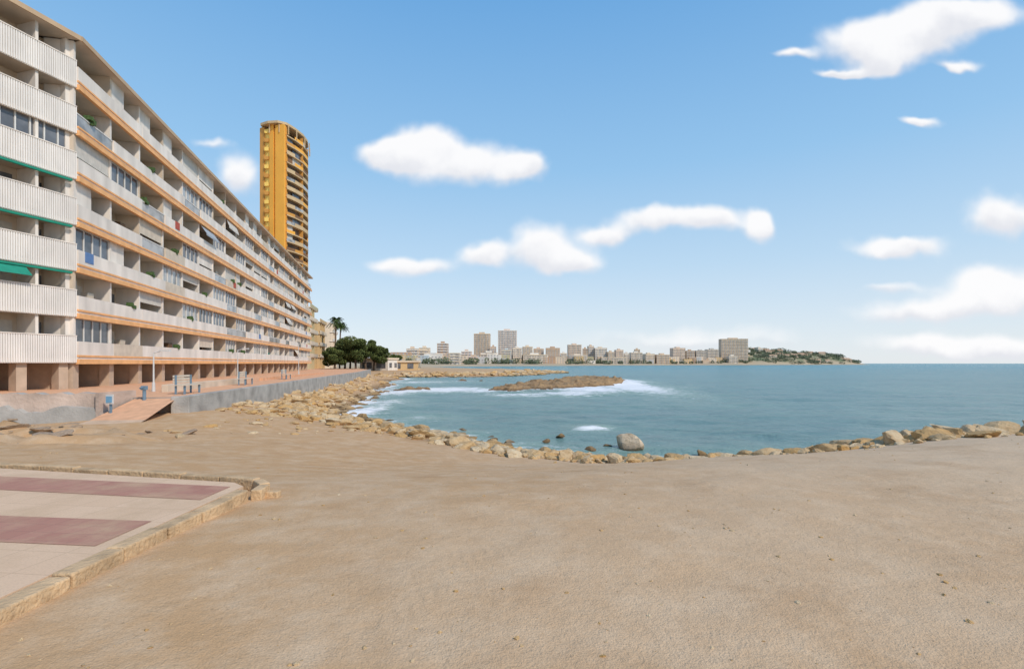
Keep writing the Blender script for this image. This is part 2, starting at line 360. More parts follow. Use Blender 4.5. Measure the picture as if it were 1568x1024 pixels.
# ---------------------------------------------------------------- plain materials
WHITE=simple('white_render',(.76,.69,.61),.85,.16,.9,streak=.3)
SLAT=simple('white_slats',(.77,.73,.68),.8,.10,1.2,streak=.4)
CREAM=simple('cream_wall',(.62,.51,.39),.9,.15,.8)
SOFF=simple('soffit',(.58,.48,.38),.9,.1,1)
ORANGE=simple('orange_fascia',(.83,.44,.19),.8,.12,1.5)
TAN=simple('tan_trim',(.50,.36,.23),.85,.1,1)
FRAME=simple('window_frame',(.68,.66,.62),.5,.05,2)
DARK=simple('arcade_shade_wall',(.10,.07,.05),.9,.3,1)  # arcade back wall, its shade put into a near-black colour
COLM=simple('column_render',(.50,.38,.28),.9,.1,2)
AWB=simple('awning_blue_grey',(.36,.40,.44),.9,.1,2)
AWG=simple('awning_green',(.02,.25,.17),.9,.1,2)
AWW=simple('awning_cream',(.62,.53,.42),.9,.1,2)
SHUT=simple('roller_shutter',(.60,.55,.48),.7,.10,3)
BROWN=simple('brown_wood',(.22,.12,.06),.7,.2,3)
BLUE=simple('blue_paint',(.16,.34,.5),.5,.1,3)
CONC=simple('concrete',(.37,.35,.32),.9,.25,1.1,.5,12)
CONCP=simple('pink_concrete',(.50,.39,.32),.9,.3,.9,.6,8)
PROM=simple('promenade_paving',(.68,.38,.22),.9,.12,2.5,.2,20)
RAMP=simple('ramp_concrete',(.60,.42,.28),.9,.15,1.5,.3,12)
METAL=simple('painted_metal',(.16,.24,.31),.5,.1,4)
LAMPW=simple('lamp_white',(.6,.6,.58),.5,.05,3)
PLANT=simple('balcony_plant',(.07,.12,.04),.9,.4,8)
CLOTH=[simple('textile_'+n,c,.9,.1,4) for n,c in (('red',(.45,.10,.07)),('blue',(.12,.22,.42)),('white',(.75,.73,.70)))]
def glassm(name,col):
    m,nt,b=new_mat(name);g=N(nt,'ShaderNodeNewGeometry')
    f=mr(nt,noise(nt,.5,3,g.outputs['Position']),.4,.6)
    nt.links.new(mixc(nt,f,col,tuple(c*.45 for c in col)),b.inputs['Base Color'])
    b.inputs['Roughness'].default_value=.12;b.inputs['Specular IOR Level'].default_value=.6;return m
GLASS=glassm('window_glass',(.17,.18,.20));GLASSL=glassm('curtained_glass',(.46,.45,.43))
# ---------------------------------------------------------------- main apartment building
apt=empty('apartment_building')
d=np.array([-20,87.]);Lm=np.linalg.norm(d);d/=Lm;nn=(d[1],-d[0])
P0=(-26.4,31.0);mb=MB((P0,tuple(d),nn))
ZB=3.75;FH=2.77;NF=7;GZ0=1.95;bay=4.05;nb=int(Lm/bay);Lm=nb*bay
D=1.6
for k in range(NF):
    z=ZB+FH*k
    e=random.uniform(.2,1.0)
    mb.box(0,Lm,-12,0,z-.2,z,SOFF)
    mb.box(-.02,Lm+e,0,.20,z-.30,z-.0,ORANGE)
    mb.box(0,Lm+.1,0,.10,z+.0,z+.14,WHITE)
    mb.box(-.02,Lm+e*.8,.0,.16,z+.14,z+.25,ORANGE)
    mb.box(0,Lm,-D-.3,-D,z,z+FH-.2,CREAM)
    for i in range(nb):
        s0=i*bay;s1=s0+bay
        ty=random.random()
        if ty<.85: mb.box(s0,s1,-.06,.12+random.choice((0,0,.015)),z+.25,z+1.08,WHITE if ty<.78 else AWW)
        else:
            mb.box(s0,s1,-.02,.02,z+.25,z+1.0,GLASSL);mb.box(s0,s1,-.03,.05,z+1.002,z+1.08,FRAME)
        mb.box(s0-.1,s0+.1,-D,-.07,z,z+FH-.2,WHITE if random.random()<.7 else CREAM)
        x0=s0+.4
        mb.box(x0,x0+1.7,-D,-D+.04,z+.02,z+2.2,GLASS);mb.box(x0+.82,x0+.88,-D+.04,-D+.07,z+.02,z+2.2,FRAME)
        mb.box(x0+2.3,x0+3.3,-D,-D+.04,z+.9,z+2.1,GLASS if random.random()<.5 else SHUT)
        r=random.random()
        if k==NF-1: r=r*.8+.3
        if i<3: r=r*.8+.2
        if r<.30:
            gm=GLASS if random.random()<.55 else GLASSL
            mb.box(s0+.1,s1-.1,-.22,-.18,z+1.08,z+FH-.2,gm)
            for j in range(5): 
                q=s0+.1+(bay-.25)*j/4;mb.box(q,q+.06,-.18,-.12,z+1.08,z+FH-.2,FRAME)
            mb.box(s0+.1,s1-.1,-.18,-.13,z+FH-.32,z+FH-.201,FRAME)
        elif r<.44:
            mb.box(s0+.1,s1-.1,-.2,-.14,z+1.08+random.uniform(0,.8),z+FH-.2,random.choice((SHUT,SHUT,AWW,WHITE)))
        elif r<.52 and k<6:
            am=random.choice((AWB,AWB,AWW,SHUT));o=random.uniform(.25,.55);dz=random.uniform(.6,1.0)
            zt=z+FH-.36
            mb.poly([(s0+.15,.02,zt),(s1-.15,.02,zt),(s1-.15,.02+o,zt-dz),(s0+.15,.02+o,zt-dz)],am)
            mb.poly([(s0+.15,.02+o,zt-dz),(s1-.15,.02+o,zt-dz),(s1-.15,.02+o,zt-dz-.18),(s0+.15,.02+o,zt-dz-.18)],am)
        elif r<.60:
            mb.box(s0+.1,s0+1.9,-.2,-.15,z+1.08,z+FH-.2,WHITE)
        if random.random()<.3: mb.box(s0+2.2,s0+2.9,-.9,-.5,z+.0,z+.0+random.uniform(1.2,1.7),random.choice((BROWN,AWG,CREAM)))
        if random.random()<.12:
            q=s0+random.uniform(.5,2.5)
            mb.box(q,q+.8,-D+.05,-D+.35,z+1.75,z+2.3,FRAME)
        if i<9 and random.random()<.22:
            q=s0+random.uniform(.5,2.8)
            for j in range(7):
                a_=q+random.uniform(-.2,.4);zz_=z+1.05+random.uniform(0,.25);mb.box(a_,a_+random.uniform(.08,.2),-.2,.14+random.uniform(0,.1),zz_-.1,zz_+.14,PLANT)
        if random.random()<.08:
            q=s0+random.uniform(.5,2.5);mb.box(q,q+.9,.136,.16,z+.45,z+1.1,random.choice(CLOTH))
zt=ZB+FH*NF
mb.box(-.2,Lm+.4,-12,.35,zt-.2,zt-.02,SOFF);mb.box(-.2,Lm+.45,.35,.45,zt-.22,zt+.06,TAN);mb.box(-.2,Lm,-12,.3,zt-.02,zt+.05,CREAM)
for s0,w,h_ in ((8,5,2.2),(30,5,2.4),(52,5,2.2),(72,5,2.3)): mb.box(s0,s0+w,-9,-5,zt+.05,zt+h_,CREAM)
mb.box(0,Lm,-12.2,-12,GZ0,zt-.3,CREAM);mb.box(Lm-.2,Lm-.003,-12,-D-.31,GZ0,zt-.3,WHITE)
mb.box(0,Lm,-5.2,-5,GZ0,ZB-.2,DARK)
for i in range(nb*2):
    q=i*bay/2
    if i%2==0: mb.box(q,q+.55,-.75,-.15,GZ0,ZB-.2,COLM)
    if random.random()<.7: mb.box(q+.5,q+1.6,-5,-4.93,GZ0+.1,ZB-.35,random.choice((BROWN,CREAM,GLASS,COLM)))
    if i%2==0: mb.box(q+.1,q+.3,-5,-.75,GZ0+.0,ZB-.2,COLM)
mb.obj('seafront_wing',apt)
d2=np.array([-.27,-.963]);n2v=(.963,-.27)
mb=MB((P0,tuple(d2),n2v));L2=16
for k in range(NF):
    z=ZB+FH*k
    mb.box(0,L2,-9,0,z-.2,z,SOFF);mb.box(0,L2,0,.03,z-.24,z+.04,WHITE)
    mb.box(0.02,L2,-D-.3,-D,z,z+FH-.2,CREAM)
    mb.box(0,L2,-.03,.02,z+.041,z+1.38,SHUT)
    mb.box(0,L2,-.04,.10,z+1.38,z+1.44,WHITE)
    q=0
    while q<L2: mb.box(q,q+.08,.03,.075,z-.2,z+1.38,SLAT);q+=.115
    mb.box(.0,.06,-D,-.031,z,z+1.4,WHITE)
    mb.box(.0,.45,-D,-.2,z+1.4,z+FH-.2,WHITE)
    for i in range(5):
        s0=i*3.8
        mb.box(s0+1.9,s0+2.05,-D,-.1,z,z+FH-.2,WHITE)
        mb.box(s0+.5,s0+1.7,-D,-D+.04,z+.02,z+2.2,GLASS);mb.box(s0+.98,s0+1.03,-D+.04,-D+.07,z+.02,z+2.2,FRAME)
        mb.box(s0+2.3,s0+3.6,-D,-D+.04,z+.9,z+2.2,SHUT if random.random()<.5 else GLASS)
    if k in (1,2,3): 
        mb.box(.3,4.4,-.0,.16,z+FH-.42,z+FH-.30,AWG)
        if k==1: mb.poly([(2.6,.05,z+FH-.4),(5.5,.05,z+FH-.4),(5.5,.6,z+FH-.95),(2.6,.6,z+FH-.95)],AWG)
    if k==4:
        mb.box(.1,7,-.3,-.26,z+1.44,z+FH-.2,GLASS)
        for j in range(10): mb.box(.1+j*.7,.17+j*.7,-.26,-.2,z+1.44,z+FH-.2,FRAME)
mb.box(0,L2,-9,.35,zt-.2,zt,SOFF);mb.box(0,L2,.35,.45,zt-.22,zt+.06,TAN)
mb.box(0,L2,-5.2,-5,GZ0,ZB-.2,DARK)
for i in range(8): mb.box(i*2.1+.3,i*2.1+.8,-.8,-.2,GZ0,ZB-.2,COLM)
mb.box(0,L2,-9.2,-9,GZ0,zt-.3,CREAM)
mb.obj('near_wing',apt)
# ---------------------------------------------------------------- promenade
foot=[(-60,12),(-24,21.0),(-18.2,23.2),(-15.1,23.5),(-26.4,87.2),(-34,122),(-45,150),(-100,160)]
mb=MB();mb.prism(foot,.4,1.95,CONC,PROM);mb.obj('promenade_pavement')
def wallseg(mb,a,b_,w,z0,z1,mat):
    a=np.array(a);b_=np.array(b_);d_=b_-a;l=np.linalg.norm(d_);d_/=l;n_=np.array([d_[1],-d_[0]])
    mb.prism([tuple(a),tuple(b_),tuple(b_-n_*w),tuple(a-n_*w)],z0,z1,mat)
mb=MB();wallseg(mb,(-14.7,23.3),(-26.0,87),.35,.3,2.02,CONC);wallseg(mb,(-26.02,87.1),(-33.6,122),.35,.3,2.02,CONC);wallseg(mb,(-15.4,23.1),(-14.7,23.3),.3,.3,2.0,CONC);mb.obj('sea_wall',bevel=.03)
m_=MB();pts=[(-45,16),(-23.5,19.6),(-17.4,21.6)];N_=60
top=[];
for i in range(N_):
    t_=i/(N_-1)*2;j=min(int(t_),1);f_=t_-j;p=np.array(pts[j])*(1-f_)+np.array(pts[j+1])*f_
    top.append((p[0],p[1],2.26+.05*math.sin(i*1.7)+random.uniform(-.03,.03),1.62+.14*math.sin(i*.6)+random.uniform(-.08,.08)))
for i in range(N_-1):
    a=top[i];c=top[i+1]
    m_.poly([(a[0],a[1],a[3]),(c[0],c[1],c[3]),(c[0],c[1],c[2]),(a[0],a[1],a[2])],CONCP)
    m_.poly([(a[0],a[1],a[2]),(c[0],c[1],c[2]),(c[0],c[1]+.35,c[2]),(a[0],a[1]+.35,a[2])],CONC)
    m_.poly([(a[0],a[1]+.35,a[2]),(c[0],c[1]+.35,c[2]),(c[0],c[1]+.35,.2),(a[0],a[1]+.35,.2)],CONCP)
    m_.poly([(a[0]+.1,a[1]-.35,.2),(c[0]+.1,c[1]-.35,.2),(c[0],c[1]-.2,c[3]-.02),(a[0],a[1]-.2,a[3]-.02)],CONC)
    m_.poly([(a[0],a[1]-.2,a[3]-.02),(c[0],c[1]-.2,c[3]-.02),(c[0],c[1],c[3]),(a[0],a[1],a[3])],CONC)
p=top[-1];m_.box(p[0]-.01,p[0]+.14,p[1]-.2,p[1]+1.9,.2,2.26,CONCP)
m_.obj('broken_sea_wall',recalc=False)
mb=MB();mb.poly([(-17.2,23.6,1.955),(-15.4,23.7,1.955),(-14.6,20.4,1.25),(-17.0,20.6,1.2)],PROM);mb.poly([(-17.0,20.6,1.2),(-14.6,20.4,1.25),(-14.0,18.4,1.05),(-16.7,18.6,1.0)],RAMP);mb.obj('beach_ramp')
mb=MB()
for (a,b_,z1,mt) in (((-18.5,27.5),(-20.8,40),2.35,CREAM),((-22.4,46),(-27.5,75),2.2,PROM)): wallseg(mb,a,b_,.3,1.9,z1,mt)
mb.obj('promenade_low_wall',bevel=.02)
# ---------------------------------------------------------------- street furniture
def lamp(x,y,h=4.4,z0=1.95):
    mb=MB();mb.tube((x,y,z0),(x,y,z0+.5),.09,.07,LAMPW,12);mb.tube((x,y,z0+.5),(x,y,z0+h),.045,.035,LAMPW,10)
    mb.tube((x,y,z0+h),(x+.5,y,z0+h+.15),.03,.025,LAMPW,8)
    mb.prism([(x+.4,y-.1),(x+.9,y-.08),(x+.9,y+.08),(x+.4,y+.1)],z0+h+.1,z0+h+.18,LAMPW)
    mb.obj('street_lamp',smooth=False)
lamp(-19.6,28.0,2.1);lamp(-22.5,42,2.6);lamp(-27.5,66,4)
def bench(x,y,a):
    c_,s_=math.cos(a),math.sin(a);mb=MB(((x,y),(c_,s_),(-s_,c_)))
    for i in range(4): mb.box(-.9,.9,-.25+i*.13,-.15+i*.13,2.38,2.42,AWW)
    for i in range(3): mb.box(-.9,.9,.29,.33,2.52+i*.14,2.62+i*.14,AWW)
    for s in (-.8,.72):
        mb.box(s,s+.08,-.2,-.12,1.95,2.38,METAL);mb.box(s,s+.08,.22,.289,1.95,2.9,METAL)
    mb.obj('park_bench')
bench(-16.6,26.3,1.7);bench(-19.2,37,1.75);bench(-22,50,1.75)
x,y=g2(221,634,1.2);mb=MB();mb.tube((x,y,1.0),(x,y,2.3),.08,.07,METAL,12);mb.box(x-.10,x+.10,y-.09,y+.09,2.3,2.48,METAL);mb.tube((x,y-.09,2.42),(x,y-.25,2.38),.03,.05,METAL,8);mb.obj('beach_shower_post')
mb=MB();mb.box(-16.95,-16.65,21.35,21.40,1.8,2.2,LAMPW);mb.box(-16.92,-16.68,21.33,21.349,1.86,2.12,BLUE);mb.box(-16.84,-16.76,21.41,21.47,1.0,2.2,METAL);mb.obj('information_sign')
# ---------------------------------------------------------------- pavement with kerb
def dirt(nt,c,P):
    c=mixc(nt,mr(nt,noise(nt,1.4,5,P,.7),.46,.7,0,.65),c,(.55,.37,.22));return mixc(nt,mr(nt,noise(nt,70,2,P),.5,.75,0,.3),c,(.3,.2,.13))
def tiles(name,w,c1,c2,c3):
    m,nt,b=new_mat(name);L=nt.links.new
    geo=N(nt,'ShaderNodeNewGeometry');P=geo.outputs['Position']
    mp=N(nt,'ShaderNodeMapping');mp.inputs['Rotation'].default_value=(0,0,math.radians(7));L(P,mp.inputs[0])
    br=N(nt,'ShaderNodeTexBrick');br.inputs['Scale'].default_value=1;br.inputs['Brick Width'].default_value=w;br.inputs['Row Height'].default_value=w;br.offset=0;br.inputs['Mortar Size'].default_value=.005
    br.inputs['Color1'].default_value=(*c1,1);br.inputs['Color2'].default_value=(*c2,1);br.inputs['Mortar'].default_value=(*c3,1);L(mp.outputs[0],br.inputs[0])
    L(dirt(nt,br.outputs[0],P),b.inputs['Base Color']);b.inputs['Roughness'].default_value=.9
    bp=N(nt,'ShaderNodeBump');bp.inputs['Strength'].default_value=.4;bp.inputs['Distance'].default_value=.01;L(noise(nt,25,4,P,.6),bp.inputs['Height']);L(bp.outputs[0],b.inputs['Normal']);return m
PAVE=tiles('pavement_tiles',.4,(.71,.49,.32),(.67,.455,.29),(.56,.38,.24))
PINK=tiles('pink_paving',.2,(.40,.18,.125),(.45,.215,.15),(.35,.165,.12))
KERB=simple('kerb_stone',(.54,.37,.21),.9,.25,4,.5,25)
pv=empty('pavement')
mb=MB();mb.prism([(-3.28,-12),(-3.28,6.25),(-3.5,6.45),(-7.2,7.3),(-14,8.8),(-30,9),(-30,-12)],1.6,2.0,PAVE);mb.obj('paving_slab',pv)
mb=MB()
for (y0,y1) in ((5.62,6.22),(4.2,4.86),(2.75,3.4),(1.3,1.95),(-.1,.5)):
    k_=.11 if y0<5 else .17
    mb.poly([(-3.42,y0,2.004),(-3.42,y1,2.004),(-14,y1+k_*10.6,2.004),(-14,y0+k_*10.6,2.004)],PINK)
mb.obj('pink_bands',pv,recalc=False)
mb=MB();y=-12
while y<6.0:
    l=random.uniform(.5,.62);dx=random.uniform(-.01,.01);dz=random.uniform(-.01,.008)
    y1=min(y+l,6.1);mb.box(-3.277+dx,-3.12+dx,y,y1-.015,1.6,2.006+dz,KERB);y=y1
wp=[(-3.12,6.1),(-3.16,6.4),(-3.35,6.62),(-3.9,6.8),(-4.5,6.93),(-5.1,7.06),(-5.7,7.2),(-6.3,7.34),(-6.9,7.47),(-7.5,7.6),(-8.4,7.8)]
for a,c in zip(wp[:-1],wp[1:]): wallseg(mb,a,(a[0]+(c[0]-a[0])*.98,a[1]+(c[1]-a[1])*.98),-.0-.13,1.6,2.0+random.uniform(-.01,.01),KERB)
mb.box(-3.08,-2.86,6.25,6.36,1.6,1.93,KERB)
mb.obj('kerb',pv,bevel=.015)
# ---------------------------------------------------------------- orange tower
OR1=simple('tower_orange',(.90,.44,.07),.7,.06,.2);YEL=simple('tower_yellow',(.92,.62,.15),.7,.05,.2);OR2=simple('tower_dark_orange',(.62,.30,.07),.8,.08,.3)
TSL=simple('tower_slab',(.58,.42,.24),.8,.1,.3);TBR=simple('tower_recess_shade',(.20,.13,.09),.9,.4,.4)  # dark core colour stands in for shade behind the balconies
mb=MB();tz=84.5
side=[(-76.6,174.2),(-75.4,178),(-74.6,183),(-75.0,188),(-76.6,192.5),(-79,195)]
core=[(-86,176.3),(-78.2,174.0)]+[(p[0]-1.4,p[1]+.3) for p in side]+[(-85,197)]
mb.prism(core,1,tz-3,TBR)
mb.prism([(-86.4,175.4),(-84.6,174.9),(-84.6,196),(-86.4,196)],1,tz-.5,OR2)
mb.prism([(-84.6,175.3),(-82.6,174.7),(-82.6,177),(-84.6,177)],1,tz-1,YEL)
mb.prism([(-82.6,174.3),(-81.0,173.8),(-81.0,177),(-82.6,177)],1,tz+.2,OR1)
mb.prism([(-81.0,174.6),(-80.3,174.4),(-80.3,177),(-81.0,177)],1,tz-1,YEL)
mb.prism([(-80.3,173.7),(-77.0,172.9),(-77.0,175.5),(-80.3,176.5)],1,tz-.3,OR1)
nfl=27
for i in range(nfl):
    z=3+i*3.0
    mb.prism([(-78.5,175.6)]+side+[(-80,194)],z-.2,z+.15,TSL)
    for a,c in zip(side[:-1],side[1:]):
        if random.random()<.9: wallseg(mb,a,c,.12,z+.15,z+1.1,random.choice((TSL,TSL,OR1,OR2,BROWN,GLASSL)))
        if random.random()<.4: wallseg(mb,(a[0]-.9,a[1]),(c[0]-.9,c[1]),.12,z+.15,z+2.8,random.choice((GLASS,SHUT,BROWN)))
    for p in side[::2]: mb.box(p[0]-1.5,p[0]-.1,p[1]-.12,p[1]+.12,z+.15,z+2.8,OR2)
    mb.box(-84.3,-82.9,174.3,174.75,z+.8,z+2.0,OR2 if i%2 else YEL)
rim=[(-85.8,174.6),(-82.5,172.9),(-79,172.5)]+side+[(-82,197),(-85.6,196)]
mb.prism(rim,tz,tz+.8,TSL)
for p in rim: mb.box(p[0]+.1,p[0]+.4,p[1]+.6,p[1]+.9,tz-3,tz,TSL)
mb.prism([(-84,178),(-79,177),(-78.5,188),(-84,189)],tz+.8,tz+2.2,OR2)
mb.obj('orange_tower')
# ---------------------------------------------------------------- generic blocks
def block(name,cx,cy,w,dp,h,z0,wall,slab,rot=0.,win=GLASS,fl=3.0,bw=3.2,balc=.9,parent=None,roofbox=True):
    c_,s_=math.cos(rot),math.sin(rot);mb=MB(((cx,cy),(c_,s_),(-s_,c_)))
    mb.box(-w/2,w/2,0,dp,z0-3,z0+h,wall)
    nf=max(1,int(h/fl));n_=max(2,int(w/bw));nd=max(2,int(dp/bw))
    for k in range(nf):
        z=z0+k*fl
        if balc>0:
            mb.box(-w/2,w/2,-balc,-.003,z+fl-.25,z+fl+.75,slab)
            mb.box(-w/2-.5,-w/2-.003,.5,dp*.8,z+fl-.2,z+fl+.4,slab)
            mb.box(w/2+.003,w/2+.5,.5,dp*.8,z+fl-.2,z+fl+.4,slab)
        for i in range(n_):
            q=-w/2+(i+.18)*w/n_;ww=w/n_*random.uniform(.45,.68)
            mb.box(q,q+ww,-.06,-.005,z+.6,z+2.3,win)
        for i in range(nd):
            q=(i+.25)*dp/nd
            mb.box(-w/2-.06,-w/2-.004,q,q+dp/nd*.5,z+.8,z+2.2,win);mb.box(w/2+.004,w/2+.06,q,q+dp/nd*.5,z+.8,z+2.2,win)
    if balc>0:
        for i in range(0,n_+1,2):
            q=-w/2+i*w/n_;mb.box(q-.12,q+.12,-balc,-.06,z0,z0+h,slab)
    mb.box(-w/2-.3,w/2+.3,-.4,dp+.3,z0+h+.0,z0+h+.5,slab)
    if roofbox: mb.box(-w*.2,w*.15,dp*.3,dp*.7,z0+h+.5,z0+h+2.8,wall)
    return mb.obj(name,parent)
cols={k:simple('render_'+k,c,.9,.08,.2) for k,c in dict(cream=(.74,.61,.46),tan=(.64,.48,.34),white=(.78,.72,.64),pink=(.70,.53,.42),brown=(.52,.34,.22),grey=(.55,.53,.50),ochre=(.66,.47,.25),olive=(.52,.45,.28),blue=(.52,.58,.60)).items()}  # skyline walls paled, so distance haze is painted into their colour
HGL=simple('haze_paled_window',(.42,.40,.40),.5,.2,.1)  # far windows lightened in colour to imitate air haze
def neigh(px,py,length,h,wall,slab):
    fr=((px,py),(-.224,.975),(.975,.224));mb=MB(fr)
    mb.box(0,length,-12,-1.2,1,1.95+h,wall)
    nf=int(h/2.9)
    for k in range(1,nf+1):
        z=1.95+k*h/nf
        mb.box(-.3,length,-1.2,0,z-.2,z,slab);mb.box(-.3,length,-.1,.05,z,z+.85,slab if k<nf else wall)
        for i in range(int(length/3.5)):
            mb.box(i*3.5+.5,i*3.5+2.4,-1.2,-1.14,z+.1-h/nf,z-.6,GLASS)
            mb.box(i*3.5,i*3.5+.15,-1.14,-.12,z-h/nf,z-.2,wall)
            mb.box(-.06,-.003,-10+i*3 if i<3 else -4,-9+i*3 if i<3 else -3,z-1.9,z-.7,GLASS)
    mb.box(0,length,-12,-1.3,1.95+h,2.4+h,slab)
    return mb.obj('apartment_block')
neigh(-51.5,131,13,16.0,cols['olive'],cols['cream'])
neigh(-55.0,147,14,13.5,cols['ochre'],cols['cream'])
neigh(-62,178,14,15.5,cols['cream'],cols['white'])
block('seaside_house',-41,152,9,7,3.2,1.4,cols['white'],cols['cream'],-.2,balc=0,roofbox=False)
block('seaside_house',-33,158,8,7,2.6,1.2,cols['ochre'],cols['cream'],.1,balc=0,roofbox=False)
sky_list=[(578,600,546,'cream',430),(604,618,543,'ochre',450),(622,640,534,'tan',520),(641,657,533,'cream',540),(669,685,526,'brown',560),(688,704,541,'white',520),(706,722,538,'pink',600),
(725,750,511,'tan',700),(751,760,531,'brown',690),(762,792,506,'pink',760),(768,783,536,'blue',690),(785,800,533,'white',700),(801,816,531,'cream',730),(817,833,534,'pink',740),(836,858,533,'brown',730),(859,868,541,'white',730),
(870,891,528,'pink',790),(892,900,534,'brown',800),(901,910,530,'tan',820),(911,930,533,'cream',810),(931,941,539,'tan',800),(943,955,536,'pink',830),(956,964,541,'white',830),(966,984,540,'white',840),(988,1003,542,'cream',860),(1005,1026,543,'tan',860),
(1030,1050,533,'pink',960),(1051,1064,537,'brown',960),(1066,1082,537,'grey',960),(1083,1101,535,'grey',980),(1104,1146,519,'tan',990),(1160,1169,533,'cream',1120),
(655,668,543,'cream',600),(735,760,540,'white',660),(800,840,543,'white',700),(870,900,544,'cream',760),(610,640,548,'white',480),(1012,1030,547,'white',890),(920,960,547,'white',800),
(845,856,538,'tan',860),(972,980,535,'tan',930),(1116,1130,545,'white',960)]
zc=lambda x,y: float(terr([x],[y],False)[0])
for (u0,u1,vt,cn,Yd) in sky_list:
    Yd+=55 if Yd>430 else 0
    cx=((u0+u1)/2-784)/F*Yd;w=(u1-u0)/F*Yd;zt_=CZ+(556-vt)/F*Yd
    z0=max(1.,zc(cx,Yd));sl='white' if cn in('pink','tan','brown','cream') and random.random()<.4 else 'cream'
    block('apartment_block' if zt_>15 else 'waterfront_house',cx,Yd,w*.94,min(w,18),zt_-z0,z0,cols[cn],cols[sl],random.uniform(-.12,.12),win=HGL,balc=.9 if zt_>12 else 0,bw=4.0,roofbox=zt_>15)
mb=MB()
for i in range(190):
    u=random.uniform(590,1160);f_=(u-600)/550;Yd=470+f_*560+random.uniform(40,170)
    cx=(u-784)/F*Yd;w=random.uniform(8,22);h_=random.uniform(4,13);z0=max(1,zc(cx,Yd))
    mb.box(cx-w/2,cx+w/2,Yd,Yd+10,z0-3,z0+h_,random.choice(list(cols.values())))
    k=0
    while k*3+2.5<h_:
        for j in range(int(w/4)): mb.box(cx-w/2+j*4+1,cx-w/2+j*4+2.8,Yd-.1,Yd-.01,z0+k*3+1,z0+k*3+2.4,HGL)
        k+=1
mb.obj('distant_town')
mb=MB()
for i in range(30):
    x=random.uniform(480,860);y=1180+(x-600)*.35+random.uniform(-60,40);z0=zc(x,y)
    if z0<2: continue
    w=random.uniform(9,18);h_=random.uniform(3,6);mt=random.choice((cols['tan'],cols['cream'],cols['tan'],cols['pink']))
    mb.box(x-w/2,x+w/2,y,y+9,z0-4,z0+h_,mt)
    mb.poly([(x-w/2-.5,y-.5,z0+h_+.01),(x+w/2+.5,y-.5,z0+h_+.01),(x+w/2+.5,y+4.5,z0+h_+2),(x-w/2-.5,y+4.5,z0+h_+2)],cols['brown'])
    for j in range(int(w/4)): mb.box(x-w/2+j*4+1,x-w/2+j*4+2.6,y-.1,y-.01,z0+1,z0+3,HGL)
mb.obj('headland_houses')
# ---------------------------------------------------------------- vegetation
def leafmat(name,a,b_):
    m,nt,bs=new_mat(name)
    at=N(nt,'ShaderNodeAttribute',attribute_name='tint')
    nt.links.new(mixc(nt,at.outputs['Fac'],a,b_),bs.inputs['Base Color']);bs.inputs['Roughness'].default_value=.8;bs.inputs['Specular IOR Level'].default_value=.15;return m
PINE=leafmat('pine_foliage',(.04,.06,.02),(.16,.19,.06));PALMM=leafmat('palm_foliage',(.03,.05,.015),(.09,.13,.04));DIST=leafmat('distant_foliage',(.11,.14,.09),(.21,.23,.14))
BARK=simple('bark',(.12,.085,.06),.95,.3,2)
def leaves(name,blobs,size,mat,parent=None,per=1.0):
    V=[];Fc=[];T=[];n=0;rng=np.random
    for (x,y,z,rx,ry,rz,cnt) in blobs:
        c=int(cnt*per);d_=rng.normal(size=(c,3));d_/=np.linalg.norm(d_,axis=1)[:,None];r=rng.uniform(.35,1.0,c)**.5
        p=d_*r[:,None]*np.array([rx,ry,rz])+np.array([x,y,z])
        a=rng.normal(size=(c,3));a/=np.linalg.norm(a,axis=1)[:,None];bq=np.cross(a,rng.normal(size=(c,3)));bq/=np.linalg.norm(bq,axis=1)[:,None]
        s_=size*rng.uniform(.5,1.2,c)[:,None]
        q=np.stack([p-a*s_,p+bq*s_*.6,p+a*s_,p-bq*s_*.6],1).reshape(-1,3)
        V.append(q);Fc.append(np.arange(n,n+4*c).reshape(-1,4));n+=4*c
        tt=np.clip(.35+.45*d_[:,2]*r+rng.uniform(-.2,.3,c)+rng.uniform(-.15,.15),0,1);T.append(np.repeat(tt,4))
    me=bpy.data.meshes.new(name);me.from_pydata(np.concatenate(V).tolist(),[],np.concatenate(Fc).tolist())
    a=me.attributes.new('tint','FLOAT','POINT');a.data.foreach_set('value',np.concatenate(T).astype(np.float32))
    me.materials.append(mat);me.update();o=bpy.data.objects.new(name,me);bpy.context.scene.collection.objects.link(o)
    if parent:o.parent=parent
    return o
def pine(x,y,z0,h,r):
    e=empty('pine_tree');mb=MB();lean=random.uniform(-.4,.4)
    top=(x+lean,y,z0+h*.55);mb.tube((x,y,z0-.3),top,.32,.2,BARK,10);bl=[]
    for i in range(16):
        a=random.uniform(0,6.28);rr_=r*random.uniform(.2,.85);zz_=z0+h*random.uniform(.4,.9)-rr_*.25
        p=(x+lean+rr_*math.cos(a),y+rr_*math.sin(a),zz_);st=(x+lean*.8,y,z0+h*random.uniform(.3,.53))
        mb.tube(st,p,.12,.04,BARK,6);s_=r*random.uniform(.25,.42);bl.append((*p,s_*1.25,s_*1.25,s_*.8,520))
    mb.obj('trunk',e,smooth=True);leaves('crown',bl,.26,PINE,e)
for (u,Yd,vt,r) in ((512,138,530,3.0),(528,142,517,3.8),(545,140,508,4.2),(560,146,516,3.6),(572,150,524,3.2),(586,158,533,3.0),(600,175,541,2.8),(536,150,520,3.6)):
    pine((u-784)/F*Yd,Yd,1.4,CZ-1.4+(556-vt)/F*Yd,r)
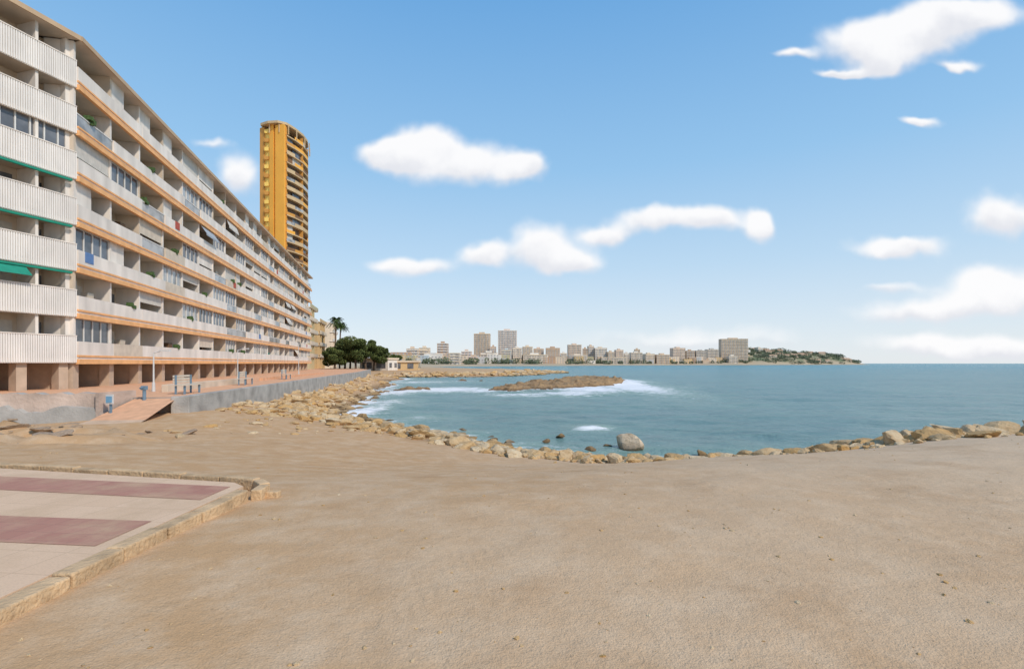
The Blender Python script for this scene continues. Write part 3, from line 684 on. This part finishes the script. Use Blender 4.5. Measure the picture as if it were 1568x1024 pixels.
def palm(x,y,z0,h,r=2.6):
    e=empty('palm_tree');mb=MB();p=(x,y,z0)
    for i in range(8):
        q=(x+.04*i*i*.2,y,z0+h*(i+1)/8);mb.tube(p,q,.27-.012*i,.26-.012*i,BARK,10);p=q
    mb.obj('trunk',e,smooth=True);V=[];Fc=[];T=[];n=0
    for i in range(46):
        a=i*2.4;el=random.uniform(-.5,1.2);L_=r*random.uniform(.8,1.1);pr=Vector(p);prev=pr
        dirh=Vector((math.cos(a),math.sin(a),0))
        for j in range(1,9):
            t_=j/8;pt=Vector(p)+dirh*L_*t_*math.cos(el*.8)+Vector((0,0,L_*(t_*math.sin(el)-.75*t_*t_)))
            sd=Vector((-dirh.y,dirh.x,0))
            for s in (-1,1):
                w=.75*math.sin(math.pi*min(.95,t_*.85+.1));V+=[tuple(prev),tuple(pt),tuple(pt+sd*s*w*.9+Vector((0,0,-.35*w))+dirh*.3)]
                Fc.append((n,n+1,n+2));n+=3;T+=[random.random()]*3
            prev=pt
    me=bpy.data.meshes.new('fronds');me.from_pydata(V,[],Fc);at=me.attributes.new('tint','FLOAT','POINT');at.data.foreach_set('value',T);me.materials.append(PALMM)
    o=bpy.data.objects.new('fronds',me);bpy.context.scene.collection.objects.link(o);o.parent=e
palm((513-784)/F*150,150,1.5,14.8,2.6);palm((520-784)/F*156,156,1.5,13.8,2.2)
bl=[]
for i in range(260):
    u=random.uniform(575,1150);f_=(u-600)/550;Yd=455+f_*560+random.uniform(20,150);x=(u-784)/F*Yd;z=zc(x,Yd)
    if z<.3: continue
    s_=random.uniform(2.5,5.5);bl.append((x,Yd,z+s_*.6,s_*1.4,s_,s_*.9,60))
for i in range(380):
    x=random.uniform(430,880);y=1170+(x-600)*.4+random.uniform(-80,60);z=zc(x,y)
    if z<2: continue
    s_=random.uniform(3,7);bl.append((x,y,z+s_*.4,s_*1.6,s_,s_*.7,60))
leaves('distant_trees',bl,1.5,DIST)
bl=[]
for i in range(60):
    u=random.uniform(560,640);Yd=random.uniform(165,330);x=(u-784)/F*Yd;s_=random.uniform(.8,2.2);bl.append((x,Yd,1.2+s_*.4,s_*1.5,s_,s_*.8,120))
leaves('coastal_scrub',bl,.3,PINE)
# ---------------------------------------------------------------- sky
w=bpy.data.worlds.new('World');bpy.context.scene.world=w;w.use_nodes=True;nt=w.node_tree;nt.nodes.clear();L=nt.links.new
EL,AZ=math.radians(43),math.radians(130)
sky=N(nt,'ShaderNodeTexSky',sky_type='NISHITA');sky.sun_disc=False;sky.sun_elevation=EL;sky.sun_rotation=AZ;sky.air_density=1.0;sky.dust_density=.6;sky.ozone_density=1.5
tc=N(nt,'ShaderNodeTexCoord');sp=N(nt,'ShaderNodeSeparateXYZ');L(tc.outputs['Generated'],sp.inputs[0])
rp=N(nt,'ShaderNodeValToRGB');cr=rp.color_ramp
stops=[(0,(.82,.87,.91)),(.06,(.73,.83,.92)),(.18,(.53,.73,.92)),(.35,(.32,.59,.89)),(.6,(.15,.41,.79)),(1,(.09,.26,.6))]
cr.elements[0].position=0;cr.elements[0].color=(*stops[0][1],1);cr.elements[1].position=1;cr.elements[1].color=(*stops[-1][1],1)
for p_,c_ in stops[1:-1]:
    e=cr.elements.new(p_);e.color=(*c_,1)
L(sp.outputs[2],rp.inputs[0])
skn=N(nt,'ShaderNodeVectorMath',operation='SCALE');L(sky.outputs[0],skn.inputs[0]);skn.inputs['Scale'].default_value=.13
skc=mixc(nt,.87,skn.outputs[0],rp.outputs[0])
ay=mth(nt,'MAXIMUM',mth(nt,'ABSOLUTE',sp.outputs[1]),.08)
cb=N(nt,'ShaderNodeCombineXYZ');L(mth(nt,'DIVIDE',sp.outputs[0],ay),cb.inputs[0]);L(mth(nt,'DIVIDE',sp.outputs[2],ay),cb.inputs[1])
pn=N(nt,'ShaderNodeTexNoise');pn.inputs['Scale'].default_value=9;pn.inputs['Detail'].default_value=3;pn.inputs['Roughness'].default_value=.5;L(cb.outputs[0],pn.inputs['Vector'])
of=N(nt,'ShaderNodeVectorMath',operation='MULTIPLY_ADD');L(pn.outputs['Color'],of.inputs[0]);of.inputs[1].default_value=(.09,.06,0);of.inputs[2].default_value=(-.045,-.03,0)
ad=N(nt,'ShaderNodeVectorMath',operation='ADD');L(cb.outputs[0],ad.inputs[0]);L(of.outputs[0],ad.inputs[1]);PP=ad.outputs[0]
blobs=[(585,238,38,18,1),(655,214,46,26,1),(700,246,78,28,1),(620,232,30,20,.8),(800,258,32,17,1.2),
(632,410,56,15,.9),(742,390,38,15,1),(828,372,42,30,1.1),(872,400,48,19,1),(925,358,32,16,.9),(1000,336,56,19,1),(1085,336,40,19,1),(1160,338,24,21,1.1),
(1225,82,36,8,.7),(1330,62,64,30,1),(1410,50,70,30,1),(1490,22,74,26,1),(1295,110,38,8,.9),(1355,95,36,20,.9),(1465,96,36,7,.8),(1408,186,28,8,1),
(1375,377,62,17,1.1),(1530,330,56,30,1),(1530,440,80,32,1.1),(1420,472,110,20,.8),(1360,438,45,8,.55),(1450,530,120,18,.85),(1560,540,80,18,.6),(1060,518,190,20,.5),(368,262,40,34,.85),(325,213,28,7,.5)]
tot=None;vy=None
for (u,v,ru,rv,s_) in blobs:
    ru*=1.12;rv*=1.15
    ix_=F/ru;iy_=F/rv
    q=N(nt,'ShaderNodeVectorMath',operation='MULTIPLY_ADD');L(PP,q.inputs[0]);q.inputs[1].default_value=(ix_,iy_,0);q.inputs[2].default_value=(-(u-784)/F*ix_,-(556-v)/F*iy_,0)
    dd=N(nt,'ShaderNodeVectorMath',operation='DOT_PRODUCT');L(q.outputs[0],dd.inputs[0]);L(q.outputs[0],dd.inputs[1])
    e=mth(nt,'POWER',.28,dd.outputs['Value'])
    qy=N(nt,'ShaderNodeVectorMath',operation='DOT_PRODUCT');L(q.outputs[0],qy.inputs[0]);qy.inputs[1].default_value=(0,1,0)
    tot=mth(nt,'MULTIPLY',e,s_) if tot is None else mth(nt,'MULTIPLY_ADD',e,s_,tot)
    vy=mth(nt,'MULTIPLY',e,qy.outputs['Value']) if vy is None else mth(nt,'MULTIPLY_ADD',e,qy.outputs['Value'],vy)
n2_=N(nt,'ShaderNodeTexNoise');n2_.inputs['Scale'].default_value=10;n2_.inputs['Detail'].default_value=4;n2_.inputs['Roughness'].default_value=.52;L(cb.outputs[0],n2_.inputs['Vector'])
front=mr(nt,sp.outputs[1],0,.2)
nz=mth(nt,'SUBTRACT',n2_.outputs['Fac'],.5)
den=mth(nt,'ADD',mth(nt,'MULTIPLY',tot,front),mth(nt,'MULTIPLY',nz,.55))
cf=mr(nt,den,.14,.74,0,.97,True)
rel=mth(nt,'ADD',mth(nt,'DIVIDE',vy,mth(nt,'MAXIMUM',tot,.05)),mth(nt,'MULTIPLY',nz,2.2))
shade=mr(nt,rel,-.8,.2,.80,.99,True)
bg1=N(nt,'ShaderNodeBackground');L(skc,bg1.inputs['Color'])
bg2=N(nt,'ShaderNodeBackground');cc=N(nt,'ShaderNodeCombineXYZ');L(shade,cc.inputs[0]);L(mth(nt,'MULTIPLY_ADD',shade,.92,.075),cc.inputs[1]);L(mth(nt,'MULTIPLY_ADD',shade,.7,.3),cc.inputs[2]);L(cc.outputs[0],bg2.inputs['Color'])
ms=N(nt,'ShaderNodeMixShader');L(cf,ms.inputs[0]);L(bg1.outputs[0],ms.inputs[1]);L(bg2.outputs[0],ms.inputs[2])
out=N(nt,'ShaderNodeOutputWorld');L(ms.outputs[0],out.inputs[0])
w.cycles.sampling_method='MANUAL';w.cycles.sample_map_resolution=256
sd=Vector((math.sin(AZ)*math.cos(EL),math.cos(AZ)*math.cos(EL),math.sin(EL)))
sl=bpy.data.lights.new('sun','SUN');sl.energy=3.2;sl.angle=math.radians(4);sl.color=(1,.90,.78)
so=bpy.data.objects.new('sun',sl);so.rotation_euler=sd.to_track_quat('Z','Y').to_euler();bpy.context.scene.collection.objects.link(so)
# ---------------------------------------------------------------- camera
cam=bpy.data.cameras.new('camera');cam.lens=18;cam.sensor_width=36;cam.shift_y=44/1568;cam.clip_end=20000;cam.clip_start=.1
co=bpy.data.objects.new('camera',cam);co.location=(0,0,CZ);co.rotation_euler=(math.radians(90),0,0);bpy.context.scene.collection.objects.link(co)
sc=bpy.context.scene;sc.camera=co;sc.view_settings.view_transform='Standard';sc.view_settings.look='None';sc.view_settings.exposure=0
